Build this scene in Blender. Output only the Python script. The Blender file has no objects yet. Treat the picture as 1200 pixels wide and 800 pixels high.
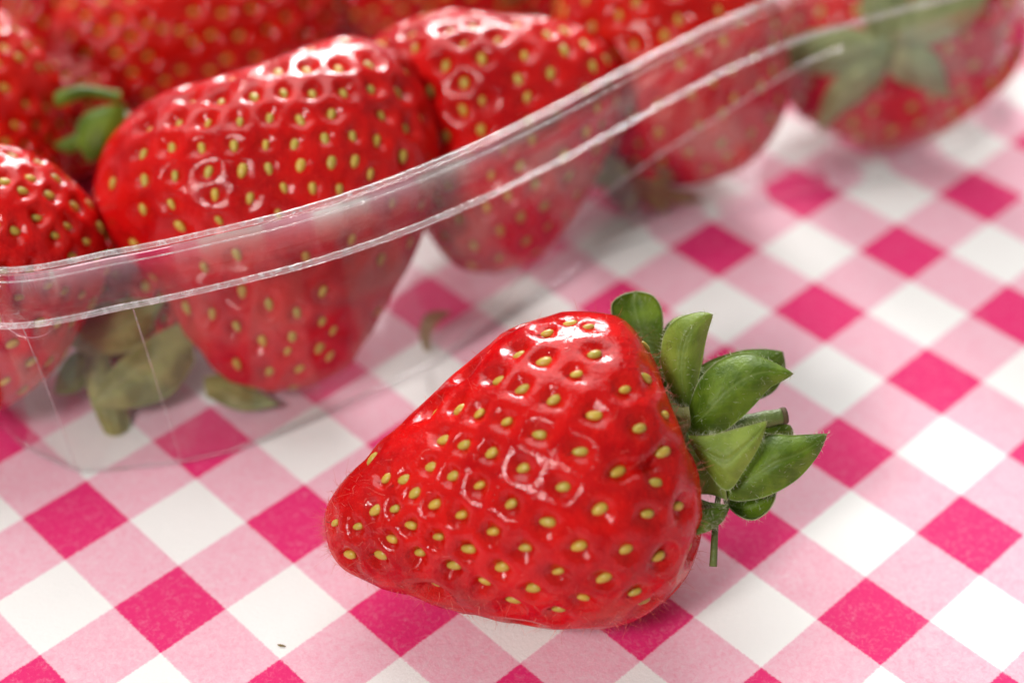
import bpy, bmesh, math, random
import numpy as np
from mathutils import Matrix, Vector, noise as mnoise

SC = bpy.context.scene
COL = SC.collection
CM = 0.01                      # everything below is laid out in centimetres

# ------------------------------------------------------------------ camera
cam_d = bpy.data.cameras.new('camera'); cam = bpy.data.objects.new('camera', cam_d); COL.objects.link(cam)
RX, RD, RF = Vector((0.99994239, 0.00716759, 0.00799048)), Vector((0.01073415, -0.66769835, -0.74435455)), Vector((0.0, 0.74439744, -0.66773682))
CAMP = Vector((0.0, -16.86268, 15.12610))
m = Matrix((RX, -RD, -RF)).transposed().to_4x4(); m.translation = CAMP * CM
cam.matrix_world = m
cam_d.lens = 62.68; cam_d.sensor_width = 36; cam_d.clip_start = 0.005; cam_d.clip_end = 20
cam_d.dof.use_dof = True; cam_d.dof.focus_distance = 0.1855; cam_d.dof.aperture_fstop = 10.5
cam_d.dof.aperture_blades = 0
SC.camera = cam

# ------------------------------------------------------------------ world, lamps, exposure
w = bpy.data.worlds.new('World'); SC.world = w; w.use_nodes = True
bg = w.node_tree.nodes['Background']; bg.inputs[0].default_value = (1.0, 0.985, 0.97, 1); bg.inputs[1].default_value = 0.23

def area(name, loc, target, sx, sy, watts, col):
    l = bpy.data.lights.new(name, 'AREA'); l.shape = 'RECTANGLE'; l.size = sx; l.size_y = sy; l.energy = watts; l.color = col
    o = bpy.data.objects.new(name, l); COL.objects.link(o)
    o.location = loc
    o.rotation_euler = (Vector(target) - Vector(loc)).to_track_quat('-Z', 'Y').to_euler()
    return o
area('window_light', (-0.06, 0.72, 0.27), (-0.01, 0, 0.01), 0.26, 0.12, 7.4, (1.0, 0.985, 0.97))
area('front_lamp', (-0.24, -0.36, 0.38), (-0.01, -0.01, 0.015), 0.12, 0.12, 2.15, (1.0, 0.97, 0.94))
area('overhead_lamp', (-0.14, 0.42, 0.58), (-0.02, -0.02, 0), 0.85, 0.60, 5.2, (1.0, 0.985, 0.97))

SC.view_settings.view_transform = 'Standard'; SC.view_settings.look = 'None'
SC.view_settings.exposure = 0.0; SC.view_settings.gamma = 1.0; SC.view_settings.use_curve_mapping = False
SC.render.engine = 'CYCLES'
SC.cycles.use_denoising = True
SC.cycles.use_adaptive_sampling = True; SC.cycles.adaptive_threshold = 0.025
SC.cycles.max_bounces = 8; SC.cycles.diffuse_bounces = 3; SC.cycles.transparent_max_bounces = 24; SC.cycles.glossy_bounces = 4
SC.cycles.caustics_reflective = False; SC.cycles.caustics_refractive = False
SC.cycles.sample_clamp_indirect = 6

# berry outlines and frames, cm: c centre; r,u,d own axes; U,L the two meridian outlines from tip to stalk end; k depth ratio; lean bend
BERRY = {
  'main': {"c":[-0.134,-3.9,1.466],"r":[0.9999,0.0126,0.0022],"u":[-0.0107,0.7253,0.6884],"d":[0.0071,-0.6884,0.7253],"U":[[-1.788,-0.395],[-1.779,-0.26],[-1.688,-0.089],[-1.544,0.092],[-1.355,0.281],[-1.211,0.452],[-1.003,0.641],[-0.769,0.849],[-0.481,1.128],[-0.3,1.272],[-0.039,1.507],[0.304,1.696],[0.799,1.804],[1.25,1.75],[1.565,1.381],[1.764,0.885],[1.827,0.524],[1.827,0.326]],"L":[[-1.788,-0.395],[-1.77,-0.521],[-1.715,-0.702],[-1.589,-0.864],[-1.418,-0.954],[-1.175,-1.053],[-0.805,-1.17],[-0.3,-1.305],[0.06,-1.387],[0.655,-1.477],[1.151,-1.468],[1.565,-1.324],[1.899,-1.035],[2.106,-0.602],[2.061,-0.197],[1.935,0.146],[1.827,0.326]],"k":0.92,"lean":0,"seeds":[[0.193,1.355],[0.456,1.256],[0.778,1.107],[0.961,1.295],[-0.015,1.082],[0.223,0.963],[0.555,0.839],[1.253,0.939],[1.481,1.067],[0.951,0.686],[-0.208,0.725],[0.069,0.641],[0.401,0.507],[-0.411,0.785],[-0.347,0.403],[-0.074,0.319],[0.243,0.17],[0.798,0.329],[1.382,0.552],[1.615,0.319],[1.184,0.121],[-0.56,0.468],[-0.471,0.091],[-0.198,-0.008],[0.629,-0.023],[0.114,-0.186],[0.48,-0.365],[1.001,-0.241],[1.457,-0.28],[1.546,0.032],[-0.694,0.2],[-0.649,-0.196],[-0.382,-0.305],[-0.06,-0.464],[0.258,-0.627],[0.798,-0.603],[1.263,-0.637],[1.61,-0.721],[1.804,-0.216],[-0.843,-0.077],[-0.952,0.057],[-1.145,0.071],[-1.244,-0.256],[-1.051,-0.241],[-0.887,-0.409],[-0.625,-0.533],[-0.312,-0.647],[0.025,-0.835],[0.585,-0.865],[1.05,-0.925],[0.347,-1.048],[-0.446,-0.821],[-0.808,-0.702],[-1.085,-0.553],[-1.199,-0.721],[-1.437,-0.419],[-1.536,-0.721],[-1.685,-0.389],[1.372,-1.073],[1.486,-1.177],[0.857,-1.143],[0.604,-1.271],[-0.139,-0.994],[0.158,-1.182],[0.926,1.603],[0.753,1.652],[0.505,1.553],[1.67,0.701]],"leaves":[[[[1.684,1.19],[1.408,1.466],[1.254,1.75],[1.229,1.944],[1.347,2.054],[1.509,2.103]],[[1.733,1.202],[1.757,1.466],[1.777,1.75],[1.753,1.932],[1.66,2.054],[1.509,2.103]],-0.1,-0.45,-0.1],[[[1.834,0.897],[1.773,1.344],[1.785,1.628],[1.887,1.782],[2.057,1.851]],[[2.139,1.019],[2.212,1.344],[2.22,1.587],[2.171,1.758],[2.057,1.851]],-0.3,-0.5,0.06],[[[1.936,0.715],[1.822,0.978],[1.712,1.263],[1.733,1.547],[1.854,1.709],[2.078,1.782],[2.228,1.762]],[[1.976,0.727],[2.057,0.938],[2.118,1.222],[2.159,1.466],[2.191,1.628],[2.228,1.762]],0.15,0.4,0.12],[[[2.118,1.019],[2.199,1.283],[2.585,1.437],[2.869,1.466],[3.1,1.445]],[[2.301,0.694],[2.747,0.889],[2.991,1.019],[3.113,1.242],[3.1,1.445]],-0.3,-0.45,0.08],[[[1.976,0.613],[2.025,0.897],[2.139,1.141],[2.341,1.311],[2.585,1.364],[2.828,1.283],[3.064,1.149]],[[2.025,0.552],[2.301,0.54],[2.504,0.674],[2.666,0.836],[2.808,0.999],[2.95,1.08],[3.064,1.149]],0.2,0.4,0.16],[[[1.968,0.512],[2.179,0.512],[2.463,0.581],[2.747,0.654]],[[1.984,0.451],[2.139,0.167],[2.35,-0.056],[2.524,0.167],[2.666,0.41],[2.747,0.654]],0.4,0.75,0.08],[[[2.463,0.045],[2.747,0.483],[3.072,0.512],[3.397,0.528]],[[2.321,-0.056],[2.443,-0.158],[2.747,-0.125],[3.072,0.045],[3.295,0.289],[3.397,0.528]],0.2,0.5,0.12],[[[2.362,-0.158],[2.585,-0.117],[2.788,-0.077],[2.918,-0.044]],[[2.39,-0.199],[2.524,-0.32],[2.666,-0.361],[2.808,-0.28],[2.889,-0.158],[2.918,-0.044]],0.1,0.15,-0.14],[[[2.382,-0.199],[2.22,-0.231],[2.049,-0.28],[2.009,-0.491]],[[2.382,-0.255],[2.301,-0.369],[2.159,-0.458],[2.009,-0.499]],0.35,0.75,0.05],[[[1.794,0.126],[1.875,0.329],[2.037,0.491],[2.26,0.532]],[[1.834,0.045],[2.017,-0.077],[2.22,-0.097],[2.382,-0.158]],0.25,0.3,0.1],[[[1.753,1.019],[1.794,0.897],[1.875,0.816],[1.976,0.808]],[[1.733,0.694],[1.814,0.532],[1.915,0.512],[1.996,0.613]],0.3,0.4,0.05],[[[1.887,0.025],[1.976,-0.036],[2.118,-0.158],[2.362,-0.207]],[[1.863,-0.097],[1.956,-0.199],[2.139,-0.272],[2.362,-0.207]],0.3,0.45,0.04],[[[1.631,1.202],[1.712,1.019],[1.773,0.816],[1.834,0.613]],[[1.753,1.222],[1.887,1.06],[1.96,0.897],[1.976,0.674]],0.12,0.2,0.05],[[[1.834,0.897],[2.017,0.999],[2.301,0.958],[2.585,0.662]],[[1.834,0.289],[2.098,0.146],[2.382,0.289],[2.585,0.662]],-0.25,-0.3,0.06],[[[2.585,0.512],[2.869,0.634],[3.092,0.642],[3.165,0.552]],[[2.585,0.451],[2.91,0.422],[3.072,0.463],[3.165,0.552]],-0.1,-0.2,0.05]],"stem":[[2.118,0.41],[2.341,0.552],[2.585,0.646],[3.04,0.735]],"stick":[[2.321,0.025],[2.264,-0.32],[2.224,-0.836]],"hub":[1.927,0.337]},
  'big': {"c":[-2.923,0.118,2.142],"r":[0.9907,0.1142,-0.0737],"u":[-0.0107,0.6062,0.7952],"d":[0.1355,-0.7871,0.6018],"U":[[-0.054,-2.314],[-0.549,-2.149],[-0.983,-1.695],[-1.314,-1.003],[-1.727,-0.652],[-2.016,-0.363],[-2.098,0.03],[-1.882,0.629],[-1.293,1.166],[-0.725,1.372],[-0.26,1.248]],"L":[[-0.054,-2.314],[0.359,-2.273],[0.958,-1.984],[1.413,-1.209],[1.805,-0.383],[2.022,0.443],[1.991,1.063],[1.722,1.579],[1.289,1.837],[0.824,1.909],[0.204,1.682],[-0.26,1.248]],"k":0.74,"lean":1.0,"seeds":[[-0.327,1.406],[0.114,1.489],[0.449,1.522],[0.835,1.545],[1.216,1.606],[1.578,1.276],[1.22,1.29],[0.881,1.257],[0.514,1.215],[0.193,1.225],[-0.169,1.187],[-0.55,1.136],[-0.885,1.15],[-1.038,0.899],[-0.704,0.876],[-0.318,0.876],[0.021,0.918],[0.351,0.89],[0.714,0.964],[1.346,0.988],[1.648,0.825],[1.267,0.667],[0.969,0.713],[0.644,0.672],[0.291,0.611],[-0.044,0.588],[-0.392,0.588],[-0.759,0.565],[-1.113,0.592],[-1.461,0.523],[-1.057,0.263],[-1.429,0.211],[-1.089,-0.053],[-1.429,-0.128],[-1.001,-0.3],[-0.676,0.29],[-0.304,0.314],[0.017,0.332],[0.37,0.379],[0.695,0.407],[0.988,0.43],[1.578,0.509],[1.16,0.276],[0.797,0.095],[0.486,0.114],[0.156,0.105],[-0.206,0.002],[-0.597,0.044],[-0.573,-0.253],[0.114,-0.165],[1.857,0.955],[-1.405,0.825],[-1.004,-1.292],[-0.694,-1.354],[-0.405,-1.498],[-0.322,-1.085],[-0.013,-1.23],[0.306,-1.341],[0.628,-1.094],[0.607,-1.436],[-0.095,-1.664],[0.194,-1.767],[0.566,-1.746],[-0.405,-1.973],[-0.013,-2.056],[0.339,-2.015],[0.731,-1.54],[0.69,-1.85],[0.256,-1.622]]},
  'left': {"c":[-6.042,-0.94,1.94],"r":[0.9598,0.2232,-0.1703],"u":[-0.0107,0.6354,0.7721],"d":[0.2805,-0.7393,0.6122],"U":[[1.301,0.215],[1.219,0.576],[1.033,0.854],[0.621,1.215],[0.105,1.401],[-0.513,1.37],[-1.132,1.04],[-1.441,0.524],[-1.441,0.112]],"L":[[1.301,0.215],[1.26,-0.197],[1.085,-0.61],[0.744,-1.177],[0.105,-1.641],[-0.513,-1.723],[-1.132,-1.228],[-1.441,-0.404],[-1.441,0.112]],"k":0.85,"lean":0.5},
  'upper_left': {"c":[-6.852,2.343,1.881],"r":[0.9594,0.2383,-0.1508],"u":[-0.0106,0.5651,0.8249],"d":[0.2818,-0.7898,0.5447],"U":[[1.021,-0.457],[0.974,0.125],[0.707,0.672],[0.299,1.137],[-0.166,1.324],[-0.748,1.172],[-1.074,0.649],[-1.097,0.183]],"L":[[1.021,-0.457],[0.905,-0.923],[0.532,-1.272],[0.067,-1.388],[-0.515,-1.097],[-0.981,-0.399],[-1.097,0.183]],"k":0.95,"lean":0.3},
  'back_left': {"c":[-4.545,4.944,1.424],"r":[0.9847,0.1529,-0.0834],"u":[-0.0106,0.5304,0.8477],"d":[0.1738,-0.8338,0.5239],"U":[[-1.949,-0.288],[-1.949,0.15],[-1.749,0.588],[-1.123,0.939],[-0.122,1.114],[0.88,1.114],[1.631,0.839],[1.944,0.563],[1.944,0.338]],"L":[[-1.949,-0.288],[-1.811,-0.726],[-1.436,-1.014],[-0.81,-1.139],[0.004,-1.064],[0.88,-0.914],[1.631,-0.476],[2.031,0.025],[1.944,0.338]],"k":0.9,"lean":0.6},
  'top_left': {"c":[-6.966,5.939,1.334],"r":[0.9674,0.222,-0.1216],"u":[-0.0105,0.5152,0.857],"d":[0.2529,-0.8278,0.5007],"U":[[-0.11,-0.971],[-0.572,-0.812],[-0.875,-0.285],[-0.77,0.374],[-0.374,0.835],[0.153,0.901]],"L":[[-0.11,-0.971],[0.351,-0.839],[0.746,-0.285],[0.878,0.242],[0.615,0.77],[0.153,0.901]],"k":0.95,"lean":0.4},
  'top_mid': {"c":[-1.002,6.783,1.199],"r":[0.9993,0.0368,-0.0094],"u":[-0.0105,0.5071,0.8618],"d":[0.0365,-0.8611,0.5072],"U":[[-1.771,-0.222],[-1.771,0.106],[-1.403,0.632],[-0.351,1.026],[0.832,0.961],[1.489,0.698],[1.62,0.369]],"L":[[-1.771,-0.222],[-1.6,-0.709],[-1.008,-0.906],[-0.088,-0.814],[0.832,-0.643],[1.423,-0.393],[1.646,0.041],[1.62,0.369]],"k":0.9,"lean":0.6},
  'mid': {"c":[-0.207,2.079,2.224],"r":[0.9999,0.0135,0.0037],"u":[-0.0106,0.5628,0.8265],"d":[0.009,-0.8265,0.5629],"U":[[-0.065,-2.174],[-0.57,-2.064],[-0.965,-1.56],[-1.338,-0.715],[-1.623,0.162],[-1.612,0.744],[-1.14,1.062],[-0.482,1.161],[-0.098,0.876],[0.067,0.546]],"L":[[-0.065,-2.174],[0.505,-1.955],[1.076,-1.231],[1.46,-0.386],[1.569,0.327],[1.405,0.744],[0.966,1.007],[0.56,1.007],[0.286,0.821],[0.067,0.546]],"k":0.85,"lean":1.0},
  'right': {"c":[2.164,3.91,1.707],"r":[0.9961,-0.0675,0.0562],"u":[-0.0106,0.5434,0.8394],"d":[-0.0872,-0.8368,0.5405],"U":[[0.016,1.567],[-0.816,1.567],[-1.386,1.187],[-1.624,0.593],[-1.529,-0.06],[-1.291,-0.714],[-0.994,-1.213],[-0.436,-1.605]],"L":[[0.016,1.567],[0.728,1.544],[1.239,1.128],[1.501,0.474],[1.572,-0.357],[1.382,-1.011],[0.966,-1.45],[0.253,-1.688],[-0.436,-1.605]],"k":0.85,"lean":-0.5},
  'far_right': {"c":[5.361,5.072,0.951],"r":[0.9795,-0.163,0.1182],"u":[-0.0106,0.5446,0.8387],"d":[-0.2011,-0.8227,0.5317],"U":[[0.794,1.059],[-0.227,1.544],[-1.12,1.314],[-1.541,0.549],[-1.478,-0.345],[-1.057,-0.855],[-0.674,-0.6],[-0.291,-0.153],[0.028,0.14]],"L":[[0.794,1.059],[1.623,1.442],[2.006,0.804],[1.853,-0.026],[1.24,-0.702],[0.539,-1.11],[-0.227,-1.174],[-0.482,-0.6],[-0.163,-0.089],[0.028,0.14]],"k":0.5,"lean":-1.0,"leaves":[[[[-0.036,0.294],[0.283,0.804],[0.794,1.123],[1.432,1.085]],[[0.156,0.14],[0.666,0.268],[1.151,0.549],[1.432,1.085]],1.2,1.1,0.1],[[[0.181,0.294],[0.641,0.14],[0.794,-0.153],[0.896,-0.498]],[[-0.036,0.013],[0.156,-0.242],[0.539,-0.383],[0.896,-0.498]],1.2,1.05,0.1],[[[-0.163,0.166],[-0.674,-0.217],[-0.865,-0.6],[-0.891,-1.008]],[[0.092,-0.026],[-0.291,-0.472],[-0.61,-0.727],[-0.891,-1.008]],1.2,1.0,0.1],[[[-0.036,0.357],[-0.61,0.485],[-1.248,0.357],[-1.695,-0.026]],[[-0.036,0.038],[-0.61,-0.153],[-1.184,-0.153],[-1.695,-0.026]],1.2,0.9,0.1],[[[-0.163,0.166],[-0.355,0.676],[-0.291,1.187],[-0.1,1.442]],[[0.156,0.23],[0.283,0.676],[0.156,1.187],[-0.1,1.442]],1.2,1.0,0.1]],"hub":[0.028,0.14]},
  'low_left': {"c":[-4.771,-0.076,0.667],"r":[0.9775,0.1666,-0.1291],"u":[-0.0107,0.6508,0.7591],"d":[0.2105,-0.7407,0.638],"U":[[0.157,0.739],[-0.494,0.685],[-0.819,0.251],[-0.851,-0.237],[-0.494,-0.508],[-0.114,-0.508]],"L":[[0.157,0.739],[0.7,0.576],[0.917,0.142],[0.776,-0.346],[0.266,-0.563],[-0.114,-0.508]],"k":0.85,"lean":-0.6,"leaves":[[[[-0.71,-0.487],[-0.569,-0.161],[-0.114,0.012],[0.428,0.012]],[[-0.678,-0.53],[-0.385,-0.639],[0.103,-0.53],[0.428,0.012]],0.8,0.9,0.08],[[[0.7,-0.205],[0.212,-0.454],[-0.222,-0.834],[-0.45,-1.235]],[[0.776,-0.725],[0.483,-1.116],[-0.005,-1.268],[-0.45,-1.235]],0.95,1.05,0.1],[[[-0.494,-0.617],[-0.504,-0.942],[-0.374,-1.376],[-0.114,-1.897]],[[-0.222,-0.671],[-0.114,-1.105],[0.005,-1.485],[-0.114,-1.897]],0.75,0.8,0.06],[[[-0.331,-0.509],[-0.656,-0.617],[-0.819,-0.834],[-0.873,-1.105]],[[-0.168,-0.617],[-0.439,-0.942],[-0.656,-1.105],[-0.873,-1.105]],0.7,0.6,0.06]],"hub":[-0.114,-0.509]},
  'under_back': {"c":[-4.555,2.079,1.04],"r":[0.9818,0.1585,-0.1043],"u":[-0.0107,0.5951,0.8036],"d":[0.1895,-0.7879,0.5859],"U":[[0.746,-0.42],[0.55,0.443],[0.033,0.731],[-0.428,0.777],[-0.6,0.593]],"L":[[0.746,-0.42],[0.493,-0.938],[-0.082,-0.88],[-0.566,-0.132],[-0.6,0.593]],"k":0.9,"lean":-0.2,"leaves":[[[[-0.589,1.053],[-1.072,1.122],[-1.417,1.007],[-1.601,0.754]],[[-0.589,0.915],[-1.003,0.972],[-1.302,0.869],[-1.601,0.754]],0.3,0.4,0.05],[[[-0.83,0.846],[-1.072,0.708],[-1.141,0.431],[-0.98,0.132]],[[-0.52,0.892],[-0.543,0.593],[-0.704,0.316],[-0.98,0.132]],0.5,0.6,0.1],[[[-0.888,0.616],[-1.118,0.524],[-1.291,0.443],[-1.463,0.362]],[[-0.865,0.443],[-1.095,0.328],[-1.256,0.27],[-1.463,0.362]],0.4,0.4,0.05]],"hub":[-0.6,0.593]},
  'gap_left': {"c":[-6.167,3.508,1.012],"r":[0.9703,0.2047,-0.1285],"u":[-0.0106,0.5673,0.8234],"d":[0.2415,-0.7977,0.5526],"U":[[-0.956,0.404],[-0.939,0.023],[-0.682,-0.425],[-0.255,-0.784],[0.209,-0.846],[0.557,-0.592],[0.67,-0.283]],"L":[[-0.956,0.404],[-0.671,0.658],[-0.171,0.786],[0.385,0.729],[0.753,0.44],[0.813,0.013],[0.67,-0.283]],"k":0.9,"lean":0.2},
  'gap_back': {"c":[-2.719,8.351,1.291],"r":[0.9955,0.0876,-0.0361],"u":[-0.0105,0.4802,0.8771],"d":[0.0941,-0.8728,0.4789],"U":[[-1.365,-0.745],[-0.901,-1.081],[-0.137,-1.196],[0.683,-1.029],[1.188,-0.543],[1.214,0.103],[0.957,0.523]],"L":[[-1.365,-0.745],[-1.396,-0.174],[-1.081,0.531],[-0.497,1.13],[0.185,1.293],[0.742,0.966],[0.957,0.523]],"k":0.9,"lean":0.2},
  'gap_green': {"c":[0.969,7.114,1.366],"r":[0.9993,-0.0251,0.0265],"u":[-0.0105,0.498,0.8671],"d":[-0.035,-0.8668,0.4974],"U":[[1.075,0.985],[0.578,1.186],[-0.144,1.12],[-0.852,0.784],[-1.203,0.227],[-1.082,-0.366],[-0.754,-0.69]],"L":[[1.075,0.985],[1.232,0.472],[1.103,-0.241],[0.706,-0.918],[0.121,-1.219],[-0.459,-1.046],[-0.754,-0.69]],"k":0.9,"lean":0.2},
}
# ------------------------------------------------------------------ material helpers
class NT:
    def __init__(s, name):
        s.m = bpy.data.materials.new(name); s.m.use_nodes = True
        s.t = s.m.node_tree; s.t.nodes.clear(); s.out = s.n('ShaderNodeOutputMaterial')
    def n(s, kind, **kw):
        nd = s.t.nodes.new(kind)
        for k, v in kw.items():
            setattr(nd, k, v)
        return nd
    def put(s, sock, v):
        if isinstance(v, bpy.types.NodeSocket): s.t.links.new(v, sock)
        elif isinstance(v, (tuple, list)) and len(v) == 3 and sock.type == 'RGBA': sock.default_value = (*v, 1)
        else: sock.default_value = v
    def math(s, op, a, b=0.0, c=None):
        nd = s.n('ShaderNodeMath', operation=op); s.put(nd.inputs[0], a); s.put(nd.inputs[1], b)
        if c is not None: s.put(nd.inputs[2], c)
        return nd.outputs[0]
    def range(s, v, a, b, c, d, smooth=False):
        nd = s.n('ShaderNodeMapRange'); nd.interpolation_type = 'SMOOTHSTEP' if smooth else 'LINEAR'
        for i, x in enumerate((v, a, b, c, d)): s.put(nd.inputs[i], x)
        return nd.outputs[0]
    def mix(s, f, a, b):
        nd = s.n('ShaderNodeMix', data_type='RGBA'); s.put(nd.inputs[0], f); s.put(nd.inputs[6], a); s.put(nd.inputs[7], b)
        return nd.outputs[2]
    def co(s, scale=100.0, sx=(1, 1, 1)):
        tc = s.n('ShaderNodeTexCoord'); mp = s.n('ShaderNodeMapping')
        mp.inputs['Scale'].default_value = (scale * sx[0], scale * sx[1], scale * sx[2])
        s.t.links.new(tc.outputs['Object'], mp.inputs[0]); return mp.outputs[0]
    def noise(s, vec, scale, detail=2.0, rough=0.5, dist=0.0):
        nd = s.n('ShaderNodeTexNoise'); s.put(nd.inputs['Vector'], vec); s.put(nd.inputs['Scale'], scale)
        s.put(nd.inputs['Detail'], detail); s.put(nd.inputs['Roughness'], rough); s.put(nd.inputs['Distortion'], dist)
        return nd.outputs['Fac']
    def attr(s, name):
        return s.n('ShaderNodeAttribute', attribute_name=name)
    def bump(s, h, strength, dist):
        nd = s.n('ShaderNodeBump'); s.put(nd.inputs['Height'], h); nd.inputs['Strength'].default_value = strength; nd.inputs['Distance'].default_value = dist
        return nd.outputs[0]
    def pbr(s, **kw):
        nd = s.n('ShaderNodeBsdfPrincipled')
        for k, v in kw.items(): s.put(nd.inputs[k.replace('_', ' ')], v)
        return nd
    def done(s, sh):
        s.t.links.new(sh, s.out.inputs[0]); return s.m

def mat_flesh(name, deep, bright, tone=0.0):
    k = NT(name); p = k.co()
    n1 = k.noise(p, 0.9, 3.0, 0.55)
    n2 = k.noise(p, 4.0, 3.0, 0.6, 0.3)
    f = k.range(k.math('ADD', k.math('MULTIPLY', n1, 0.65), k.math('MULTIPLY', n2, 0.35)), 0.36, 0.62, 0.0, 1.0, True)
    col = k.mix(f, deep, bright)
    # pale flesh right under the seeds
    pit = k.attr('pit').outputs['Fac']
    col = k.mix(k.math('MULTIPLY', pit, 0.22), col, (0.60, 0.03, 0.008))
    col = k.mix(k.attr('shoulder').outputs['Fac'], col, (0.66, 0.11, 0.05))
    # small pale freckles of the skin
    sp = k.range(k.noise(p, 34.0, 2.0, 0.6), 0.58, 0.72, 0.0, 0.45, True)
    col = k.mix(sp, col, (0.72, 0.035, 0.022))
    rough = k.range(k.noise(p, 7.0, 3.0, 0.6), 0.3, 0.7, 0.20, 0.40)
    h = k.math('ADD', k.math('MULTIPLY', k.noise(p, 11.0, 3.0, 0.6), 0.7), k.math('MULTIPLY', k.noise(p, 38.0, 2.0, 0.6), 0.22))
    b = k.bump(h, 0.60, 0.0009)
    sh = k.pbr(Base_Color=col, Roughness=rough, Subsurface_Weight=0.10, Subsurface_Scale=0.0015, Coat_Weight=k.range(k.noise(p, 3.2, 3.0, 0.6), 0.35, 0.6, 0.45, 0.8), Coat_Roughness=k.range(k.noise(p, 14.0, 2.0, 0.6), 0.35, 0.65, 0.025, 0.085), Coat_IOR=1.5, Specular_IOR_Level=0.0, Normal=b)
    sh.inputs['Subsurface Radius'].default_value = (1.0, 0.22, 0.12)
    hc = k.math('ADD', k.math('MULTIPLY', h, 0.9), k.math('MULTIPLY', k.noise(p, 46.0, 2.0, 0.6, 0.4), 0.10))
    k.t.links.new(k.bump(hc, 0.20, 0.0009), sh.inputs['Coat Normal'])
    return k.done(sh.outputs[0])

def mat_seed(name, a, b_):
    k = NT(name); p = k.co()
    oi = k.n('ShaderNodeObjectInfo')
    col = k.mix(oi.outputs['Random'], a, b_)
    col = k.mix(k.range(k.noise(p, 30.0, 2.0), 0.42, 0.68, 0, 0.5, True), col, (0.34, 0.20, 0.03))
    sh = k.pbr(Base_Color=col, Roughness=0.35, Specular_IOR_Level=0.45, Subsurface_Weight=0.1, Subsurface_Scale=0.0006)
    return k.done(sh.outputs[0])

def mat_leaf(name, dark, light, trans=0.28):
    k = NT(name); p = k.co()
    across = k.attr('across').outputs['Fac']; along = k.attr('along').outputs['Fac']
    n1 = k.noise(p, 3.0, 4.0, 0.6)
    col = k.mix(k.range(n1, 0.35, 0.65, 0, 1, True), dark, light)
    # veins: midrib and slanting side veins
    rib = k.range(k.math('ABSOLUTE', k.math('SUBTRACT', across, 0.5)), 0.0, 0.05, 0.34, 0.0, True)
    sv = k.math('SINE', k.math('MULTIPLY', k.math('SUBTRACT', along, k.math('MULTIPLY', k.math('ABSOLUTE', k.math('SUBTRACT', across, 0.5)), 0.7)), 46.0))
    side = k.range(sv, 0.80, 1.0, 0.0, 0.11, True)
    vein = k.math('MAXIMUM', rib, side)
    col = k.mix(vein, col, (0.26, 0.36, 0.10))
    edge = k.range(k.math('ABSOLUTE', k.math('SUBTRACT', across, 0.5)), 0.475, 0.5, 0.0, 0.7, True)
    tip = k.range(along, 0.95, 1.0, 0.0, 0.6, True)
    col = k.mix(k.math('MAXIMUM', edge, tip), col, (0.42, 0.44, 0.22))
    spots = k.range(k.noise(p, 5.5, 3.0, 0.7), 0.66, 0.74, 0.0, 0.5, True)
    col = k.mix(spots, col, (0.10, 0.06, 0.02))
    h = k.math('SUBTRACT', k.noise(p, 22.0, 3.0, 0.6), k.math('MULTIPLY', vein, 0.8))
    b = k.bump(h, 0.25, 0.0004)
    sh = k.pbr(Base_Color=col, Roughness=k.range(n1, 0.3, 0.7, 0.38, 0.55), Normal=b, Specular_IOR_Level=0.34, Sheen_Weight=0.03, Sheen_Roughness=0.4)
    tr = k.n('ShaderNodeBsdfTranslucent'); k.put(tr.inputs[0], k.mix(0.5, col, (0.22, 0.40, 0.03)))
    ms = k.n('ShaderNodeMixShader'); ms.inputs[0].default_value = trans
    k.t.links.new(sh.outputs[0], ms.inputs[1]); k.t.links.new(tr.outputs[0], ms.inputs[2])
    return k.done(ms.outputs[0])

def mat_plain(name, col, rough, var=0.3, sss=0.0):
    k = NT(name); p = k.co()
    c = k.mix(k.range(k.noise(p, 9.0, 4.0, 0.65), 0.3, 0.7, 0.0, var), col, tuple(x * 0.35 for x in col))
    sh = k.pbr(Base_Color=c, Roughness=rough, Normal=k.bump(k.noise(p, 25.0, 3.0), 0.3, 0.0005))
    return k.done(sh.outputs[0])

def mat_plastic(name, haze, rough, ior_):
    k = NT(name); p = k.co()
    geo = k.n('ShaderNodeNewGeometry')
    ior = k.range(geo.outputs['Backfacing'], 0.0, 1.0, ior_, 1 / ior_)
    fr = k.n('ShaderNodeFresnel'); k.put(fr.inputs[0], ior)
    tp = k.n('ShaderNodeBsdfTransparent'); k.put(tp.inputs[0], (0.994, 0.995, 0.994))
    gl = k.n('ShaderNodeBsdfGlossy'); k.put(gl.inputs[0], (1, 1, 1)); gl.inputs['Roughness'].default_value = rough
    df = k.n('ShaderNodeBsdfDiffuse'); k.put(df.inputs[0], (0.85, 0.85, 0.85))
    m1 = k.n('ShaderNodeMixShader')
    scr = k.range(k.noise(p, 6.0, 2.0, 0.7, 1.5), 0.45, 0.75, haze * 0.5, haze * 2.2)
    k.put(m1.inputs[0], scr); k.t.links.new(tp.outputs[0], m1.inputs[1]); k.t.links.new(df.outputs[0], m1.inputs[2])
    m2 = k.n('ShaderNodeMixShader'); k.t.links.new(fr.outputs[0], m2.inputs[0]); k.t.links.new(m1.outputs[0], m2.inputs[1]); k.t.links.new(gl.outputs[0], m2.inputs[2])
    return k.done(m2.outputs[0])

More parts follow.
